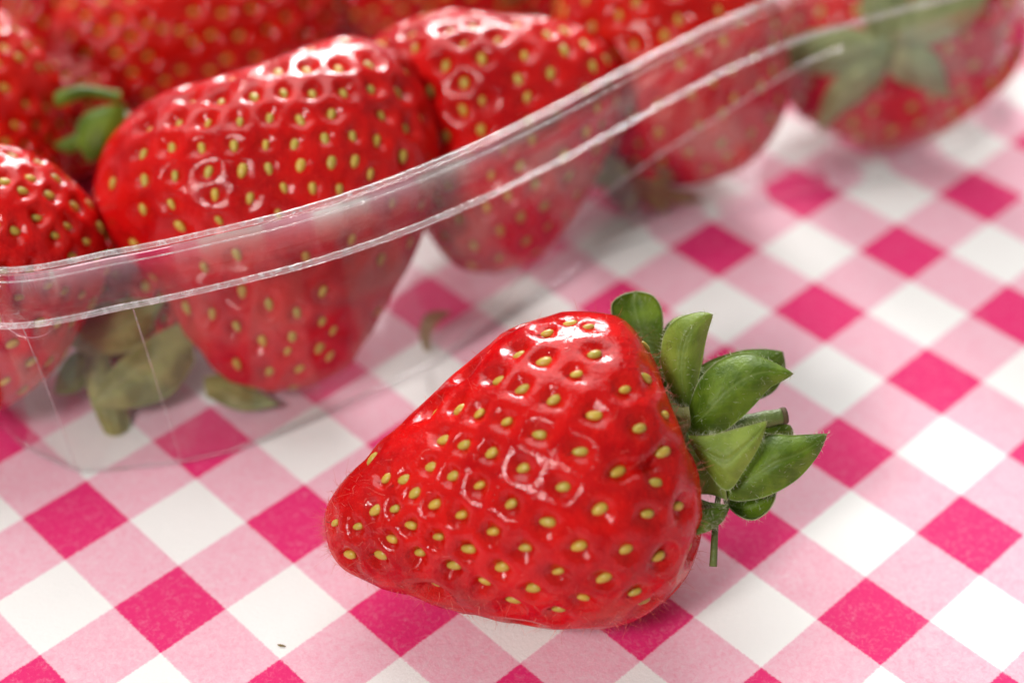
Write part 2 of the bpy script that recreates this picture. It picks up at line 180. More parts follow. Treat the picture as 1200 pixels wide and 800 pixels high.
def mat_cloth():
    k = NT('gingham_paper'); p = k.co()
    wob = k.noise(p, 2.2, 2.0)
    sep = k.n('ShaderNodeSeparateXYZ'); k.t.links.new(p, sep.inputs[0])
    x = k.math('SUBTRACT', sep.outputs[0], -5.5865); y = k.math('SUBTRACT', sep.outputs[1], -3.1089)
    u = k.math('DIVIDE', k.math('ADD', k.math('MULTIPLY', x, 0.70150), k.math('MULTIPLY', y, -0.71267)), 0.9)
    v = k.math('DIVIDE', k.math('ADD', k.math('MULTIPLY', x, 0.71267), k.math('MULTIPLY', y, 0.70150)), 0.9)
    fib = k.noise(p, 30.0, 3.0, 0.7)
    def stripe(c):
        sn = k.math('SINE', k.math('MULTIPLY', c, math.pi))
        sn = k.math('ADD', sn, k.math('MULTIPLY', k.math('SUBTRACT', fib, 0.5), 0.16))
        return k.range(sn, 0.015, 0.115, 0.0, 1.0, True)
    lev = k.math('MULTIPLY', k.math('ADD', stripe(u), stripe(v)), 0.5)
    # printing ink breaks up over the paper fibres
    fibre = k.noise(k.co(100, (1, 1, 1)), 17.0, 5.0, 0.75, 0.8)
    mott = k.noise(p, 5.0, 4.0, 0.65)
    ink = k.math('ADD', k.math('MULTIPLY', k.math('SUBTRACT', fibre, 0.5), 0.44), k.math('MULTIPLY', k.math('SUBTRACT', mott, 0.5), 0.16))
    lev2 = k.math('SUBTRACT', lev, k.math('MULTIPLY', ink, k.range(lev, 0.0, 0.5, 0.0, 1.35)))
    rp = k.n('ShaderNodeValToRGB'); cr = rp.color_ramp
    cr.elements[0].position = 0.0; cr.elements[0].color = (0.90, 0.89, 0.87, 1)
    cr.elements[1].position = 1.0; cr.elements[1].color = (0.78, 0.024, 0.170, 1)
    e = cr.elements.new(0.5); e.color = (0.86, 0.485, 0.585, 1)
    k.put(rp.inputs[0], lev2)
    h = k.math('ADD', k.noise(p, 24.0, 4.0, 0.7, 0.6), k.math('MULTIPLY', mott, 0.6))
    sh = k.pbr(Base_Color=rp.outputs[0], Roughness=0.75, Specular_IOR_Level=0.25, Normal=k.bump(h, 0.22, 0.0006), Sheen_Weight=0.05)
    return k.done(sh.outputs[0])

M = dict(
    cloth=mat_cloth(),
    flesh=mat_flesh('strawberry_skin', (0.34, 0.0005, 0.003), (0.58, 0.005, 0.005)),
    flesh_orange=mat_flesh('strawberry_skin_orange', (0.38, 0.0015, 0.002), (0.58, 0.010, 0.004)),
    seed=mat_seed('seed_yellow', (0.58, 0.40, 0.055), (0.43, 0.35, 0.055)),
    seed_orange=mat_seed('seed_orange', (0.62, 0.34, 0.04), (0.48, 0.27, 0.03)),
    leaf=mat_leaf('sepal_green', (0.075, 0.14, 0.008), (0.17, 0.27, 0.018)),
    leaf_pale=mat_leaf('sepal_pale_green', (0.17, 0.25, 0.03), (0.28, 0.38, 0.055)),
    leaf_dry=mat_leaf('sepal_dry', (0.17, 0.19, 0.05), (0.34, 0.35, 0.11)),
    leaf_hazed=mat_leaf('sepal_hazed', (0.21, 0.25, 0.09), (0.36, 0.40, 0.17)),  # milky haze of the plastic in front put into the sepal colour
    leaf_straw=mat_leaf('sepal_straw', (0.30, 0.18, 0.07), (0.50, 0.36, 0.18)),
    stem=mat_plain('stem_green', (0.12, 0.17, 0.035), 0.55, 0.5),
    cut=mat_plain('stem_cut_brown', (0.10, 0.065, 0.025), 0.8, 0.7),
    fuzz=mat_plain('fuzz_hair', (0.70, 0.16, 0.12), 0.5, 0.1),
    leaf_hair=mat_plain('leaf_hair', (0.62, 0.66, 0.45), 0.5, 0.1),
    style=mat_plain('style_thread', (0.13, 0.012, 0.008), 0.6, 0.3),
    crumb=mat_plain('crumb_straw', (0.25, 0.17, 0.06), 0.8, 0.4),
    wall=mat_plastic('clear_plastic_wall', 0.004, 0.03, 1.31),
    bead=mat_plastic('plastic_edge_highlight', 0.20, 0.10, 1.5),  # white diffuse mixed in, paints an unbroken highlight line along the edges
    rim=mat_plastic('clear_plastic_rim', 0.010, 0.05, 1.16),
)

# ------------------------------------------------------------------ object helpers
def mesh_obj(name, verts, faces, mat, parent=None, smooth=True, attrs=None, origin=None):
    """verts in cm (world); stored in metres relative to the parent's origin"""
    v = np.asarray(verts, float)
    o0 = np.zeros(3) if origin is None else np.asarray(origin, float)
    me = bpy.data.meshes.new(name)
    v = (v - o0) * CM
    fa = np.asarray(faces, dtype=np.int32) if not isinstance(faces, list) else None
    if fa is not None:
        n, c = fa.shape
        me.vertices.add(len(v)); me.vertices.foreach_set('co', v.ravel())
        me.loops.add(n * c); me.loops.foreach_set('vertex_index', fa.ravel())
        me.polygons.add(n); me.polygons.foreach_set('loop_start', np.arange(0, n * c, c, dtype=np.int32))
        me.update(calc_edges=True)
    else:
        me.from_pydata(v.tolist(), [], faces)
    if smooth: me.polygons.foreach_set('use_smooth', np.ones(len(me.polygons), dtype=bool))
    if attrs:
        for k_, a in attrs.items():
            at = me.attributes.new(k_, 'FLOAT', 'POINT'); at.data.foreach_set('value', np.asarray(a, np.float32).ravel())
    me.materials.append(M[mat]); me.update()
    o = bpy.data.objects.new(name, me); COL.objects.link(o)
    if parent is not None: o.parent = parent
    return o

def empty(name, loc_cm, label, cat, group=None):
    o = bpy.data.objects.new(name, None); COL.objects.link(o); o.location = Vector(loc_cm) * CM
    o.empty_display_size = 0.01; o['label'] = label; o['category'] = cat
    if group: o['group'] = group
    return o

def cr(pts, n):
    """Catmull-Rom through pts, n points evenly spaced by arc length"""
    P = np.array(pts, float); Q = np.vstack([2 * P[0] - P[1], P, 2 * P[-1] - P[-2]]); out = []
    tt = np.linspace(0, 1, 24, endpoint=False)[:, None]
    for i in range(1, len(Q) - 2):
        p0, p1, p2, p3 = Q[i - 1:i + 3]
        out.append(.5 * ((2 * p1) + (-p0 + p2) * tt + (2 * p0 - 5 * p1 + 4 * p2 - p3) * tt ** 2 + (-p0 + 3 * p1 - 3 * p2 + p3) * tt ** 3))
    out = np.vstack(out + [P[-1:]])
    l = np.r_[0, np.cumsum(np.linalg.norm(np.diff(out, axis=0), axis=1))]; l /= l[-1]
    t = np.linspace(0, 1, n)
    return np.stack([np.interp(t, l, out[:, k]) for k in range(P.shape[1])], 1)

def grid_faces(nr, nc, wrap=False):
    r = np.arange(nr - 1)[:, None]; c = np.arange(nc if wrap else nc - 1)[None]
    c2 = (c + 1) % nc
    a = r * nc + c; b = r * nc + c2; d = (r + 1) * nc + c2; e = (r + 1) * nc + c
    return np.stack([a, b, d, e], -1).reshape(-1, 4)

def tube(path, radii, seg=10, cap=True):
    P = np.asarray(path, float); n = len(P); V = []
    T = np.gradient(P, axis=0); T /= np.linalg.norm(T, axis=1)[:, None]
    up = np.array([0.2, 0.3, 1.0])
    for i in range(n):
        a = np.cross(T[i], up); a /= np.linalg.norm(a); b = np.cross(a, T[i])
        ang = np.linspace(0, 2 * np.pi, seg, endpoint=False)
        V.append(P[i] + radii[i] * (np.cos(ang)[:, None] * a + np.sin(ang)[:, None] * b))
    F = grid_faces(n, seg, True).tolist()
    V = np.vstack(V)
    if cap: F += [list(range(seg))[::-1], list(range((n - 1) * seg, n * seg))]
    return V, F

def smooth_noise(P, freq, seed):
    """cheap smooth value field from a few random plane waves"""
    rg = np.random.RandomState(seed); s = np.zeros(P.shape[:-1])
    for i in range(7):
        d = rg.normal(size=3); d /= np.linalg.norm(d)
        s += np.sin((P @ d) * freq * rg.uniform(.6, 1.5) + rg.uniform(0, 6.28))
    return s / 7 ** .5

# ------------------------------------------------------------------ the table
def build_cloth():
    n = 81; x = np.linspace(-45, 45, n)
    X, Y = np.meshgrid(x, x)
    V = np.stack([X, Y, np.zeros_like(X)], -1).reshape(-1, 3)
    o = mesh_obj('tablecloth', V, grid_faces(n, n), 'cloth')
    o['kind'] = 'structure'; o['label'] = 'pink and white gingham paper tablecloth'
build_cloth()

# ------------------------------------------------------------------ strawberries
def seed_mesh(name, mat):
    V, nr, ns = [], 6, 8
    for i in range(nr):
        t = i / (nr - 1); a = math.pi * t
        r = math.sin(a) ** 0.85 * (1 - 0.28 * (t - .5) * 2 * 0.9)
        for j in range(ns):
            ph = 2 * math.pi * j / ns
            V.append((-math.cos(a), r * math.cos(ph) * 0.62, r * math.sin(ph) * 0.48))
    F = [(i * ns + j, i * ns + (j + 1) % ns, (i + 1) * ns + (j + 1) % ns, (i + 1) * ns + j) for i in range(nr - 1) for j in range(ns)]
    me = bpy.data.meshes.new(name); me.from_pydata(V, [], F)
    me.polygons.foreach_set('use_smooth', np.ones(len(F), dtype=bool)); me.materials.append(M[mat]); me.update()
    bm = bmesh.new(); bm.from_mesh(me); bmesh.ops.remove_doubles(bm, verts=bm.verts, dist=1e-4); bm.to_mesh(me); bm.free()
    return me
SEED = {k: seed_mesh('seed_mesh_' + k, k) for k in ('seed', 'seed_orange')}

def leaf_mesh(A, B, bulge_dir, bulge, nu=13, nv=26, wave=0.0, seed=0, thick=0.014):
    """leaf lofted between two edge curves, domed along bulge_dir, closed with its thickness"""
    A = cr(A, nv); B = cr(B, nv); u = np.linspace(0, 1, nu)
    P = A[:, None] * (1 - u)[None, :, None] + B[:, None] * u[None, :, None]
    t = np.linspace(0, 1, nv)
    wd = np.linalg.norm(A - B, axis=1); wd = wd / max(wd.max(), 1e-6)
    prof = 1 - (2 * np.abs(u - .5)) ** 1.6
    bd = np.asarray(bulge_dir, float)
    P = P + bd * (bulge * wd[:, None] * prof[None])[..., None]
    P = P - bd * (0.05 * np.exp(-((u - .5) / .06) ** 2) * np.sign(bulge) * np.sin(np.pi * np.clip(t, 0, 1))[:, None] * .6)[..., None]
    P = P + bd * (wave * smooth_noise(P, 7.0, seed) * (0.3 + 0.7 * t)[:, None])[..., None]
    N = np.cross(np.gradient(P, axis=0), np.gradient(P, axis=1)); L_ = np.linalg.norm(N, axis=-1, keepdims=True)
    N = N / np.maximum(L_, 1e-9)
    top = (P + N * thick * .5).reshape(-1, 3); bot = (P - N * thick * .5).reshape(-1, 3)
    F = grid_faces(nv, nu); k = nu * nv
    G = F[:, ::-1] + k
    rimi = list(range(nu)) + [r * nu + nu - 1 for r in range(1, nv)] + [(nv - 1) * nu + c for c in range(nu - 2, -1, -1)] + [r * nu for r in range(nv - 2, 0, -1)]
    R = [[rimi[i], rimi[(i + 1) % len(rimi)], rimi[(i + 1) % len(rimi)] + k, rimi[i] + k] for i in range(len(rimi))]
    al = np.repeat(t, nu); ac = np.tile(u, nv)
    return np.vstack([top, bot]), np.vstack([F, G, np.array(R)]), dict(along=np.r_[al, al], across=np.r_[ac, ac]), P, N

def hairs(roots, dirs, length, width, rg, bend=0.4):
    """thin bent blades, one strip of two quads each"""
    n = len(roots); d = dirs / np.linalg.norm(dirs, axis=1)[:, None]
    side = np.cross(d, rg.normal(size=(n, 3))); side /= np.linalg.norm(side, axis=1)[:, None]
    l = (length * rg.uniform(.5, 1.3, n))[:, None]
    b = rg.normal(size=(n, 3)) * bend
    p1 = roots + d * l * .5; p2 = roots + (d + b * .6) * l
    w_ = width * side
    V = np.stack([roots - w_, roots + w_, p1 + w_ * .8, p1 - w_ * .8, p2 + w_ * .25, p2 - w_ * .25], 1).reshape(-1, 3)
    i = np.arange(n)[:, None] * 6
    F = np.concatenate([i + np.array([[0, 1, 2, 3]]), i + np.array([[3, 2, 4, 5]])], 0)
    return V, F

def strawberry(key, label, nt, nphi, n_seed, skin='flesh', seedk='seed', depth=0.055, pit=0.045, lump=0.05, single=True, rs=1, fuzz=0, seed_len=0.085, lobes=0.0, grooves=()):
    b = BERRY[key]; rg = np.random.RandomState(rs)
    c = np.array(b['c']); R = np.array([b['r'], b['u'], b['d']])
    def W3(q): return c + q @ R
    # parameter rings, closer at the two ends
    tt = (1 - np.cos(np.linspace(0.012, 1, nt) * math.pi)) / 2 * 0.45 + np.linspace(0.003, 1, nt) * 0.55
    Uf, Lf = cr(b['U'], 600), cr(b['L'], 600); tf = np.linspace(0, 1, 600)
    ker = np.hanning(25); ker /= ker.sum()
    def soft(C):
        o = C.copy()
        for k_ in range(2): o[:, k_] = np.convolve(np.pad(C[:, k_], 12, mode='reflect', reflect_type='odd'), ker, 'valid')
        return o
    Uf, Lf = soft(Uf), soft(Lf)
    def surf(t, ph):
        U = np.stack([np.interp(t, tf, Uf[:, i]) for i in (0, 1)], -1); L = np.stack([np.interp(t, tf, Lf[:, i]) for i in (0, 1)], -1)
        Mi = (U + L) / 2; H = (U - L) / 2; a = np.linalg.norm(H, axis=-1)
        xy = Mi + np.cos(ph)[..., None] * H
        z = np.sin(ph) * a * b['k'] - b['lean'] * t ** 2
        return np.concatenate([xy, z[..., None]], -1)
    ph = np.linspace(0, 2 * math.pi, nphi, endpoint=False)
    T, PH = np.meshgrid(tt, ph, indexing='ij')
    Q = surf(T, PH)
    W = W3(Q)
    def normals(W):
        dt = np.gradient(W, axis=0); dp = (np.roll(W, -1, 1) - np.roll(W, 1, 1))
        N = np.cross(dp, dt); l = np.linalg.norm(N, axis=-1, keepdims=True); N = N / np.maximum(l, 1e-12)
        ctr = W.reshape(-1, 3).mean(0)
        if (N * (W - ctr)).sum() < 0: N = -N
        return N
    N = normals(W)
    env = np.sin(np.pi * np.clip(tt, 0, 1))[:, None] ** .5
    W = W + N * (lump * smooth_noise(W, 1.9, rs) * env)[..., None] + N * (lump * .35 * smooth_noise(W, 4.5, rs + 9) * env)[..., None]
    if lobes:
        W = W + N * (lobes * np.cos(PH * 3 + 0.6) * np.clip((T - .72) / .2, 0, 1) * np.clip((1 - T) / .1, 0, 1))[..., None]
    N = normals(W)
    for (gx0, gy0, gx1, gy1, gw, gd) in grooves:      # creases between the lobes of the shoulder
        q_ = (W - c) @ R.T; a_ = np.array([gx0, gy0]); v_ = np.array([gx1 - gx0, gy1 - gy0]); l2 = v_ @ v_
        s_ = np.clip(((q_[..., :2] - a_) @ v_) / l2, 0, 1); dd = np.linalg.norm(q_[..., :2] - a_ - s_[..., None] * v_, axis=-1)
        wgt = np.clip((N @ R[2]) * 2.5 + .9, 0, 1)
        W = W - N * (gd * (1 - .75 * s_) * np.exp(-(dd / (gw * (1 - .4 * s_))) ** 2) * wgt)[..., None]
    N = normals(W)
    # seeds: those read off the picture on the near side, spiral packing elsewhere
    pts, nrm, tan, idx = [], [], [], []
    def add(i, j):
        idx.append((i, j)); pts.append(W[i, j]); nrm.append(N[i, j]); d_ = W[max(i - 2, 0), j] - W[min(i + 2, nt - 1), j]; tan.append(d_ / max(np.linalg.norm(d_), 1e-9))
    Qn = (W - c) @ R.T
    if 'seeds' in b:
        front = (N @ R[2]) > 0.02
        for sx, sy in b['seeds']:
            d2 = (Qn[..., 0] - sx) ** 2 + (Qn[..., 1] - sy) ** 2 + (~front) * 100
            i, j = np.unravel_index(np.argmin(d2), d2.shape)
            if d2[i, j] < .02: add(i, j)
    ring = np.linalg.norm(np.roll(W, -1, 1) - W, axis=-1).sum(1); step = np.r_[0, np.linalg.norm(np.diff(W, axis=0), axis=-1).mean(1)]
    A_ = np.cumsum(ring * step); area_ = A_[-1]; A_ = A_ / A_[-1]
    spacing = math.sqrt(area_ / n_seed)
    for q in range(n_seed):
        aq = (q + .5) / n_seed
        if aq > .975: continue
        i = int(np.clip(np.searchsorted(A_, aq), 1, nt - 2)); j = int(((q * 0.381966 + rg.uniform(-.02, .02)) % 1.0) * nphi) % nphi
        if tt[i] > .965: continue
        if 'seeds' in b:
            lim = .44 if N[i, j] @ R[2] > 0.12 else spacing * .72
            if pts and np.min(np.linalg.norm(np.array(pts) - W[i, j], axis=1)) < lim: continue
        add(i, j)
    pts, nrm, tan = np.array(pts), np.array(nrm), np.array(tan)
    # dimpled skin
    Wf = W.reshape(-1, 3); d1 = np.empty(len(Wf)); d2 = np.empty(len(Wf))
    for s in range(0, len(Wf), 20000):
        D = np.linalg.norm(Wf[s:s + 20000, None] - pts[None], axis=2); D.partition(1, axis=1); d1[s:s + 20000] = D[:, 0]; d2[s:s + 20000] = D[:, 1]
    x = d1 / (0.5 * (d1 + d2)); loc = np.clip((d1 + d2) / (spacing * 1.02), 0.35, 1.12)
    x = np.clip(x, 0, 1)
    ss = np.clip((x - .13) / .66, 0, 1); cup = .82 * (ss * ss * (3 - 2 * ss) - 1) + .18 * (x * x - 1)
    fade = (np.clip((1 - T) / .05, 0, 1)).ravel()
    wob = 1 + .42 * smooth_noise(Wf, 2.2, rs + 3)
    rr = 0.10; tipf = .45 + .55 * np.clip(T.ravel() / .22, 0, 1)
    h = (depth * .35 + (depth * cup * wob * loc - pit * np.exp(-(d1 / rr) ** 2)) * tipf) * fade
    W = (Wf + N.reshape(-1, 3) * h[:, None]).reshape(W.shape)
    hs = h.reshape(T.shape)[np.array(idx)[:, 0], np.array(idx)[:, 1]][:, None]
    # close the ends
    tipv = W[0].mean(0); endv = W[-1].mean(0)
    V = np.vstack([W.reshape(-1, 3), tipv, endv]); F = grid_faces(nt, nphi, True)
    k0, k1 = len(V) - 2, len(V) - 1
    low = V[np.argmin(V[:, 2])]; base = np.array([c[0], c[1], V[:, 2].min()])
    root = empty('strawberry', base, label, 'strawberry')
    pitv = np.exp(-(d1 / .15) ** 2) * fade
    tri = np.array([[k0, (j + 1) % nphi, j, j] for j in range(nphi)])
    cap = [[k0, (j + 1) % nphi, j] for j in range(nphi)] + [[k1, (nt - 1) * nphi + j, (nt - 1) * nphi + (j + 1) % nphi] for j in range(nphi)]
    fl = mesh_obj('flesh', V, F.tolist() + cap, skin, root, attrs=dict(pit=np.r_[pitv, 0, 0], shoulder=np.r_[.55 * np.clip((T.ravel() - .86) / .12, 0, 1) ** 1.5, 0, .5]), origin=base)
    # seeds
    sp = pts + nrm * (hs + 0.010 + rg.uniform(-.010, .008, (len(pts), 1)))
    seeds = []
    for p_, n_, t_ in zip(sp, nrm, tan):
        y_ = np.cross(n_, t_); y_ /= max(np.linalg.norm(y_), 1e-9); x_ = np.cross(y_, n_)
        a = rg.uniform(-.35, .35); x2 = x_ * math.cos(a) + y_ * math.sin(a); y2 = np.cross(n_, x2)
        s = seed_len * rg.uniform(.76, 1.08); tilt = n_ + x2 * rg.uniform(-.12, .12)
        seeds.append((p_, x2 * s, y2 * s * rg.uniform(.9, 1.1), n_ * s * rg.uniform(.85, 1.1)))
    me = SEED[seedk]
    if single:
        for p_, xa, ya, za in seeds[:300]:
            o = bpy.data.objects.new('seed', me); COL.objects.link(o); o.parent = root
            mm = Matrix((Vector(xa), Vector(ya), Vector(za))).transposed() * CM
            mm = mm.to_4x4(); mm.translation = Vector(p_ - base) * CM; o.matrix_basis = mm
    else:
        sv = np.array([v.co for v in me.vertices]); sf = [list(p.vertices) for p in me.polygons]; VV, FF = [], []
        for q, (p_, xa, ya, za) in enumerate(seeds):
            VV.append(p_ + sv[:, :1] * xa + sv[:, 1:2] * ya + sv[:, 2:] * za); FF += [[i + q * len(sv) for i in f] for f in sf]
        o = mesh_obj('seeds', np.vstack(VV), FF, seedk, root, origin=base); o['kind'] = 'stuff'
    if fuzz:
        st = pts + nrm * (hs + .02) + tan * .075; dr = tan * .9 + nrm * .30 + rg.normal(size=pts.shape) * .3
        V2, F2 = hairs(st, dr, .075, .0055, rg, .6)
        o = mesh_obj('seed_threads', V2, F2, 'style', root, smooth=False, origin=base); o['kind'] = 'stuff'
        ii = rg.randint(3, nt - 6, fuzz * 3); jj = rg.randint(0, nphi, fuzz * 3)
        wgt = 0.25 + 0.75 * (N[ii, jj][:, 2] < -.1) + .4 * (T[ii, jj] > .8)
        keep = rg.uniform(size=len(ii)) < wgt * .6
        ii, jj = ii[keep][:fuzz], jj[keep][:fuzz]
        V2, F2 = hairs(W[ii, jj], N[ii, jj] * .55 + rg.normal(size=(len(ii), 3)) * .5, .11, .0019, rg, .8)
        o = mesh_obj('fuzz', V2, F2, 'fuzz', root, smooth=False, origin=base); o['kind'] = 'stuff'
    return root, base, W3, R, endv

def calyx_px(root, base, W3, R, b, mat, hubr, hubmat='stem', hd=0.0, hair=False, rs=5, wave=.015):
    """calyx hub with sepals whose edges follow the outlines in the berry's own frame"""
    hub = np.array([b['hub'][0], b['hub'][1], hd]); rg = np.random.RandomState(rs)
    n, mseg = 9, 18; V = []
    ax = np.array(hub_axis.get(id(b), (0.96, 0.28, 0.0))); ax = ax / np.linalg.norm(ax)
    a1 = np.cross(ax, (0, 0, 1.0)) if abs(ax[2]) < .9 else np.cross(ax, (0, 1.0, 0)); a1 /= np.linalg.norm(a1); a2 = np.cross(ax, a1)
    prof = [(-.35, 1.05), (-.2, 1.08), (-.05, 1.0), (0.08, .85), (.18, .66), (.27, .46), (.32, .25), (.34, .08)]
    for q, (h_, r_) in enumerate(prof):
        for j in range(mseg):
            an = 2 * math.pi * j / mseg; wv = 1 + .10 * math.sin(5 * an + q * .3)
            V.append(W3(hub + ax * h_ * hubr + (a1 * math.cos(an) + a2 * math.sin(an)) * r_ * hubr * wv))
    F = grid_faces(len(prof), mseg, True).tolist() + [list(range((len(prof) - 1) * mseg, len(prof) * mseg)), list(range(mseg))[::-1]]
    hubo = mesh_obj('calyx', V, F, hubmat, root, origin=base)
    for i, (A, B, d0, d1, bu) in enumerate(b['leaves']):
        def lift(E):
            n_ = len(E); t = np.linspace(0, 1, n_)
            q = np.array([[e[0], e[1], d0 + (d1 - d0) * tt_] for e, tt_ in zip(E, t)])
            return W3(q)
        V, F, at, P, N = leaf_mesh(lift(A), lift(B), R[2], bu * 1.5, wave=wave, seed=i + rs, nu=17, nv=34)
        m_ = mat[i % len(mat)] if isinstance(mat, (list, tuple)) else mat
        lf = mesh_obj('sepal', V, F, m_, hubo, attrs=at, origin=base)
        if hair:
            nr_, nc_ = P.shape[:2]
            er = rg.randint(2, nr_, 150); ec = np.where(rg.uniform(size=150) < .5, 0, nc_ - 1)
            rt = P[er, ec]; out = P[er, ec] - P[er, nc_ // 2]; out /= np.maximum(np.linalg.norm(out, axis=1)[:, None], 1e-6)
            fr = rg.randint(2, nr_ - 1, 130); fc = rg.randint(1, nc_ - 1, 130); sg = np.sign(N[fr, fc] @ R[2])[:, None]
            rt = np.vstack([rt, P[fr, fc]]); dr = np.vstack([out + rg.normal(size=out.shape) * .4, N[fr, fc] * sg * .6 + rg.normal(size=(130, 3)) * .5])
            V2, F2 = hairs(rt, dr, .055, .0013, rg, .5)
            o = mesh_obj('hair', V2, F2, 'leaf_hair', lf, smooth=False, origin=base); o['kind'] = 'stuff'
    return hubo
hub_axis = {}

def calyx_free(root, base, at, axis, mat, n, length, width, rs, angs=None):
    """calyx of a berry in the tray: sepals fanned around its axis"""
    rg = np.random.RandomState(rs); ax = np.array(axis, float); ax /= np.linalg.norm(ax)
    a1 = np.cross(ax, (0.1, 0.2, 1.0)); a1 /= np.linalg.norm(a1); a2 = np.cross(ax, a1); at = np.asarray(at, float)
    V, F = tube([at - ax * .12, at + ax * .02, at + ax * .14, at + ax * .45], [.3, .3, .12, .09], 14)
    hubo = mesh_obj('calyx', V, F, 'stem', root, origin=base)
    for i in range(n):
        an = (2 * math.pi * i / n + rg.uniform(-.25, .25)); rd = a1 * math.cos(an) + a2 * math.sin(an); sd = np.cross(ax, rd)
        l = length * rg.uniform(.8, 1.15); w_ = width * rg.uniform(.8, 1.15); up = rg.uniform(.1, .5)
        def pt(s, side): return at + rd * (.12 + s * l) + ax * (.06 + up * l * (s ** 1.4) - .25 * l * s * s) + sd * side
        prof = [(0, .35), (.25, .85), (.5, 1.0), (.75, .7), (1.0, 0.0)]
        A = [pt(s, -w_ * .5 * k_) for s, k_ in prof]; B = [pt(s, w_ * .5 * k_) for s, k_ in prof]
        V, F, attr, P, N = leaf_mesh(A, B, ax, .1 * rg.choice([-1, 1]), wave=.03, seed=rs + i, nu=9, nv=18)
        mesh_obj('sepal', V, F, mat, hubo, attrs=attr, origin=base)
    return hubo

# ---- the berry lying on the cloth
root, base, W3, R, endv = strawberry('main', 'whole ripe strawberry lying on the gingham cloth in front of the tray', 400, 560, 150, depth=0.100, pit=0.010, lump=.012, rs=4, fuzz=2600, lobes=.05, grooves=((1.56, 0.20, 1.10, 0.10, .11, .17), (1.45, .95, 1.1, .85, .12, .05)))
b = BERRY['main']; hub_axis[id(b)] = (0.93, 0.36, 0.05)
cal = calyx_px(root, base, W3, R, b, ['leaf', 'leaf_pale', 'leaf_pale', 'leaf', 'leaf', 'leaf_pale', 'leaf', 'leaf', 'leaf', 'leaf_pale', 'leaf_dry', 'leaf', 'leaf', 'leaf', 'leaf'], 0.50, hair=True, wave=.048)
sp = cr(W3(np.array([[q[0], q[1], .05 - .1 * i / 3] for i, q in enumerate(b['stem'])])), 16)
V, F = tube(sp, np.linspace(.10, .085, 16) * (1 + .05 * np.sin(np.arange(16) * 1.7)), 14)
st = mesh_obj('stem', V, F, 'stem', cal, origin=base)
ex = sp[-1] - sp[-2]; ex /= np.linalg.norm(ex)
V, F = tube([sp[-1] - ex * .035, sp[-1] + ex * .0, sp[-1] + ex * .022, sp[-1] + ex * .015], [.089, .093, .086, .04], 14)
ct = mesh_obj('cut_end', V, F, 'cut', cal, origin=base); ct['label'] = 'ragged brown cut end of the stem'
sk = cr(W3(np.array([[q[0], q[1], .22 + .05 * i] for i, q in enumerate(b['stick'])])), 12)
V, F = tube(sk, np.linspace(.028, .042, 12), 10); mesh_obj('bract', V, F, 'stem', cal, origin=base)

# ---- the berries in the tray
TRAYBERRIES = [
    ('big', 'large broad strawberry standing point down behind the middle of the tray rim', 300, 400, 230, 'flesh', 'seed', True),
    ('left', 'strawberry at the left edge of the picture beside the largest tray berry', 190, 260, 200, 'flesh', 'seed', True),
    ('upper_left', 'blurred strawberry at the left edge above the green sepals', 150, 200, 170, 'flesh_orange', 'seed_orange', True),
    ('back_left', 'wide orange-red strawberry lying across behind the largest tray berry', 190, 260, 190, 'flesh_orange', 'seed_orange', True),
    ('top_left', 'strawberry in the top left corner, mostly hidden behind others', 120, 160, 130, 'flesh', 'seed_orange', False),
    ('top_mid', 'out of focus strawberry cut off by the middle of the top edge', 140, 190, 170, 'flesh', 'seed_orange', False),
    ('mid', 'glossy strawberry right of the largest tray berry, white highlights on its top', 210, 290, 210, 'flesh', 'seed', True),
    ('right', 'blurred strawberry behind the rim where it climbs to the right', 180, 240, 200, 'flesh_orange', 'seed_orange', True),
    ('far_right', 'blurred strawberry in the tray corner at the right with its green calyx facing out', 160, 220, 180, 'flesh', 'seed', False),
    ('low_left', 'small strawberry low in the tray corner with pale sepals against the plastic', 110, 150, 110, 'flesh', 'seed', False),
    ('gap_left', 'small strawberry wedged between the two berries at upper left', 80, 110, 100, 'flesh', 'seed_orange', False),
    ('gap_back', 'sliver of strawberry at the top edge between two blurred larger ones, left of middle', 90, 120, 120, 'flesh', 'seed_orange', False),
    ('gap_green', 'dark strawberry with sepals in the gap at the top, right of middle', 90, 120, 120, 'flesh', 'seed_orange', False),
    ('under_back', 'dark strawberry in the gap with two green sepals sticking up', 100, 140, 110, 'flesh', 'seed', False),
]
for i, (key, label, nt, nphi, ns, skin, sk_, single) in enumerate(TRAYBERRIES):
    root, base, W3, R, endv = strawberry(key, label, nt, nphi, ns, skin, sk_, single=single, rs=20 + i * 3, depth=.085, pit=.012)
    root['group'] = 'strawberries in the plastic tray'
    b = BERRY[key]
    if key in ('far_right', 'low_left'):
        hub_axis[id(b)] = (0.1, 0.0, 1.0) if key == 'far_right' else (-.1, -.3, 1.0)
        calyx_px(root, base, W3, R, b, ['leaf_hazed'] if key == 'far_right' else ['leaf_dry', 'leaf_dry', 'leaf_dry', 'leaf_pale'], .22, hd=1.25 if key == 'far_right' else .62, rs=40 + i)
    elif key == 'right':
        calyx_free(root, base, endv + R[2] * -.02, R[2] * .35 - R[1] * .7 - R[0] * .3, 'leaf_dry', 6, .75, .5, 31)
    elif key == 'top_mid':
        calyx_free(root, base, endv, R[0] * .9 + R[1] * .2 + R[2] * .3, 'leaf', 7, .9, .5, 33)
    elif key == 'under_back':
        hub_axis[id(b)] = (-.7, .3, .6); calyx_px(root, base, W3, R, b, ['leaf', 'leaf', 'leaf'], .2, hd=.2, rs=61)
    elif key == 'gap_green':
        calyx_free(root, base, endv, R[0] * .3 + R[2] * .5 - R[1] * .6, 'leaf', 7, .8, .45, 63)

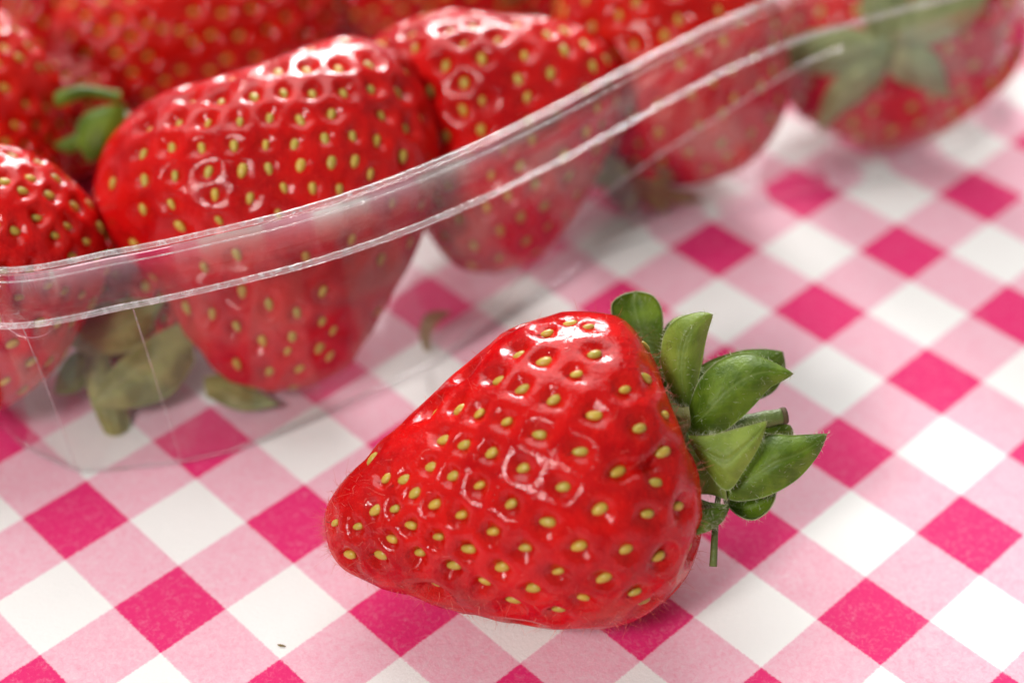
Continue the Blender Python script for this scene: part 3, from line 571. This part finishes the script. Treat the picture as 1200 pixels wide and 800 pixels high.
# ------------------------------------------------------------------ the clear tray
def lin(pts, n):
    P = np.array(pts, float); l = np.linspace(0, 1, len(P)); t = np.linspace(0, 1, n)
    return np.stack([np.interp(t, l, P[:, k]) for k in range(P.shape[1])], 1)
def crn(pts, n, closed=True):
    """Catmull-Rom with the same parameter spacing as lin()"""
    P = np.array(pts, float); k = len(P)
    Q = np.vstack([2 * P[0] - P[1], P, 2 * P[-1] - P[-2]]) if not closed else np.vstack([P[-2], P, P[1]])
    t = np.linspace(0, k - 1, n); i = np.minimum(t.astype(int), k - 2); f_ = (t - i)[:, None]
    p0, p1, p2, p3 = Q[i], Q[i + 1], Q[i + 2], Q[i + 3]
    return .5 * ((2 * p1) + (-p0 + p2) * f_ + (2 * p0 - 5 * p1 + 4 * p2 - p3) * f_ ** 2 + (-p0 + 3 * p1 - 3 * p2 + p3) * f_ ** 3)
#        base x, y        crease x, y, z         crest x, y, z
ST = [(-6.60, -1.10, -6.70, -1.15, 0.25, -7.35, -1.40, 3.55),
      (-5.75, -2.02, -5.80, -2.08, 0.22, -6.45, -2.48, 3.55),
      (-5.01, -2.41, -5.04, -2.48, 0.20, -5.25, -2.89, 3.50),
      (-3.88, -2.22, -3.86, -2.30, 0.20, -4.10, -2.58, 3.50),
      (-3.20, -1.98, -3.14, -2.05, 0.18, -3.20, -2.25, 3.50),
      (-2.24, -1.36, -2.18, -1.44, 0.16, -2.30, -1.86, 3.50),
      (-1.00, -0.46, -0.98, -0.50, 0.08, -1.40, -1.34, 3.50),
      (-0.30, 0.22, -0.38, -0.06, 0.38, -0.50, -0.69, 3.50),
      (0.45, 1.00, 0.42, 0.68, 0.90, 0.40, 0.08, 3.50),
      (1.20, 1.75, 1.06, 1.16, 1.40, 1.30, 0.92, 3.50),
      (2.34, 2.42, 2.14, 1.74, 1.92, 2.20, 1.74, 3.50),
      (3.95, 3.18, 3.80, 2.64, 2.55, 3.30, 2.57, 3.50),
      (4.95, 3.52, 5.00, 3.05, 2.75, 4.60, 3.25, 3.50),
      (6.55, 4.35, 6.75, 4.02, 2.75, 6.45, 4.15, 3.50),
      (7.35, 5.25, 7.75, 5.15, 2.80, 7.85, 5.10, 3.50),
      (7.00, 6.40, 7.50, 6.60, 2.80, 7.75, 6.70, 3.50),
      (3.60, 10.60, 3.95, 11.00, 2.60, 4.25, 11.20, 3.50),
      (1.20, 13.20, 1.40, 13.60, 2.60, 1.60, 14.00, 3.50),
      (0.00, 13.60, 0.00, 14.10, 2.60, 0.00, 14.60, 3.50),
      (-1.10, 13.30, -1.20, 13.80, 2.60, -1.30, 14.20, 3.50),
      (-6.50, 9.60, -6.80, 10.00, 2.00, -7.00, 10.30, 3.40),
      (-11.40, 6.20, -11.90, 6.40, 2.40, -12.30, 6.60, 3.50),
      (-11.80, 5.30, -12.40, 5.30, 2.40, -12.80, 5.30, 3.50),
      (-11.30, 4.40, -11.80, 4.20, 2.00, -12.20, 4.10, 3.50),
      (-8.60, 1.00, -9.00, 0.90, 0.80, -9.55, 0.70, 3.50)]
ST = ST + [ST[0]]
def build_tray():
    S = np.array(ST); K = 36; n = (len(S) - 1) * K + 1
    base_l = lin(S[:, 0:2], n); base_c = crn(S[:, 0:2], n); base2 = base_l * .75 + base_c * .25
    cre = lin(S[:, 2:5], n) * .55 + crn(S[:, 2:5], n) * .45
    crest = crn(S[:, 5:8], n)
    tg = np.gradient(crest[:, :2], axis=0); tg[0] = tg[-1] = (tg[0] + tg[-1]) / 2
    no = np.stack([tg[:, 1], -tg[:, 0]], 1); no /= np.linalg.norm(no, axis=1)[:, None]
    def ofs(o_, dz): return np.c_[crest[:, :2] + no * o_, crest[:, 2] + dz]
    base3 = np.c_[base2, np.full(n, .03)]
    root = empty('plastic_tray', (-2.0, 5.5, 0), 'clear plastic punnet tray with a rolled rim, filled with strawberries', 'tray')
    o0 = np.array((-2.0, 5.5, 0))
    walltop = ofs(-.04, -.10)
    rows = []
    foot = base3.copy(); rows.append(foot)
    for f_ in (.33, .66): rows.append(base3 * (1 - f_) + cre * f_)
    rows.append(cre)
    for f_ in (.25, .5, .75): rows.append(cre * (1 - f_) + walltop * f_ + np.c_[no * (-.05 * math.sin(math.pi * f_)), np.zeros(n)])
    rows.append(walltop)
    def sheet(name, rows, mat, thick, sharp):
        V = np.concatenate(rows, 0); o = mesh_obj(name, V, grid_faces(len(rows), n), mat, root, origin=o0)
        o.data.set_sharp_from_angle(angle=math.radians(sharp))
        md = o.modifiers.new('thickness', 'SOLIDIFY'); md.thickness = thick * CM; md.offset = 0
        return o
    sheet('wall', rows, 'wall', .030, 14)
    prof = [(-.04, -.095), (-.045, -.04), (-.02, -.005), (.025, .012), (.075, .0), (.10, -.035), (.115, -.075), (.17, -.12), (.24, -.175), (.30, -.235), (.335, -.30), (.35, -.36), (.372, -.40), (.40, -.412)]
    sheet('rim', [ofs(a, d_) for a, d_ in prof], 'rim', .055, 60)
    # beads along the free edge and the crest, where the sheet is thickest; inner one added as a highlight streak
    for nm, a, d_, r_ in (('lip_bead', .40, -.412, .037), ('crest_bead', .02, .015, .032), ('highlight_bead', .115, -.07, .010)):
        ring = ofs(a, d_); V, F = tube(ring, np.full(n, r_), 8, cap=False); mesh_obj(nm, V, F, 'bead', root, origin=o0)
    # creases pressed into the wall, a little thicker than the sheet
    def fold(path, r_):
        V, F = tube(path, np.full(len(path), r_), 8); mesh_obj('fold', V, F, 'bead', root, origin=o0)
    fold(cre[int(5.9 * K):int(11.4 * K)], .016)
    fold(base3[:int(13.5 * K)] + np.array([0, 0, .012]), .013)
    for q in (2, 3, 13, 14):
        i = q * K; fold(np.array([rows[k_][i] for k_ in range(1, len(rows) - 1)]), .007)
    # floor sheet, fan from the centre with shallow ribs
    ctr = base2.mean(0); fr = []
    for f_ in (1.0, .985, .93, .8, .6, .4, .2, .05):
        z = .03
        fr.append(np.c_[ctr + (base2 - ctr) * f_, np.full(n, z)])
    sheet('floor', fr, 'wall', .03, 14)
    # little moulded stacking lug under the rim at the corner
    P = np.array([(-5.30, -3.02, 3.02), (-5.22, -3.10, 2.86), (-5.0, -3.17, 2.80), (-4.80, -3.18, 2.86), (-4.70, -3.13, 2.95)])
    A = [tuple(p) for p in P]; B = [(p[0] * .5 - 2.45, p[1] + .06, 3.0) for p in P]
    V, F, at, _, _ = leaf_mesh(A, B, (.3, -.9, .1), .05, nu=9, nv=18, thick=.04)
    mesh_obj('lug', V, F, 'rim', root, origin=o0)
build_tray()

# ------------------------------------------------------------------ bits lying about
def loose_leaf(label, A, B, nrm, mat, seed):
    A, B = np.array(A, float), np.array(B, float); o0 = A[0]
    V, F, at, _, _ = leaf_mesh(A, B, nrm, .08, wave=.04, seed=seed, nu=11, nv=22, thick=.016)
    o = mesh_obj('loose_sepal', V, F, mat, None, attrs=at, origin=o0); o.location = Vector(o0) * CM
    o['label'] = label; o['category'] = 'leaf'
loose_leaf('brown-green sepal lying on the tray floor under the largest berry',
           [(-3.75, -1.02, .28), (-3.35, -1.02, .30), (-2.80, -1.42, .22)], [(-3.70, -1.22, .14), (-3.3, -1.45, .14), (-2.80, -1.42, .22)], (0, -.4, .9), 'leaf_dry', 3)
loose_leaf('dry beige sepal standing in the tray right of the largest berry',
           [(-1.10, -.28, .10), (-1.16, -.16, .30), (-1.05, -.02, .48), (-.76, .03, .46)], [(-1.02, -.30, .10), (-1.02, -.20, .24), (-.94, -.10, .38), (-.76, .03, .46)], (0, -.9, .4), 'leaf_straw', 8)
def crumb(name, label, p, d, r, mat):
    d = np.array(d, float); p = np.array(p, float)
    V, F = tube([p - d, p - d * .4, p + d * .3, p + d], [r * .4, r, r * .9, r * .3], 7)
    o = mesh_obj(name, V, F, mat, None, origin=p); o.location = Vector(p) * CM; o['label'] = label; o['category'] = 'crumb'
crumb('crumb', 'tiny dark straw-coloured crumb on a white check at lower left', (-2.42, -4.90, .013), (.045, -.012, 0), .013, 'crumb')
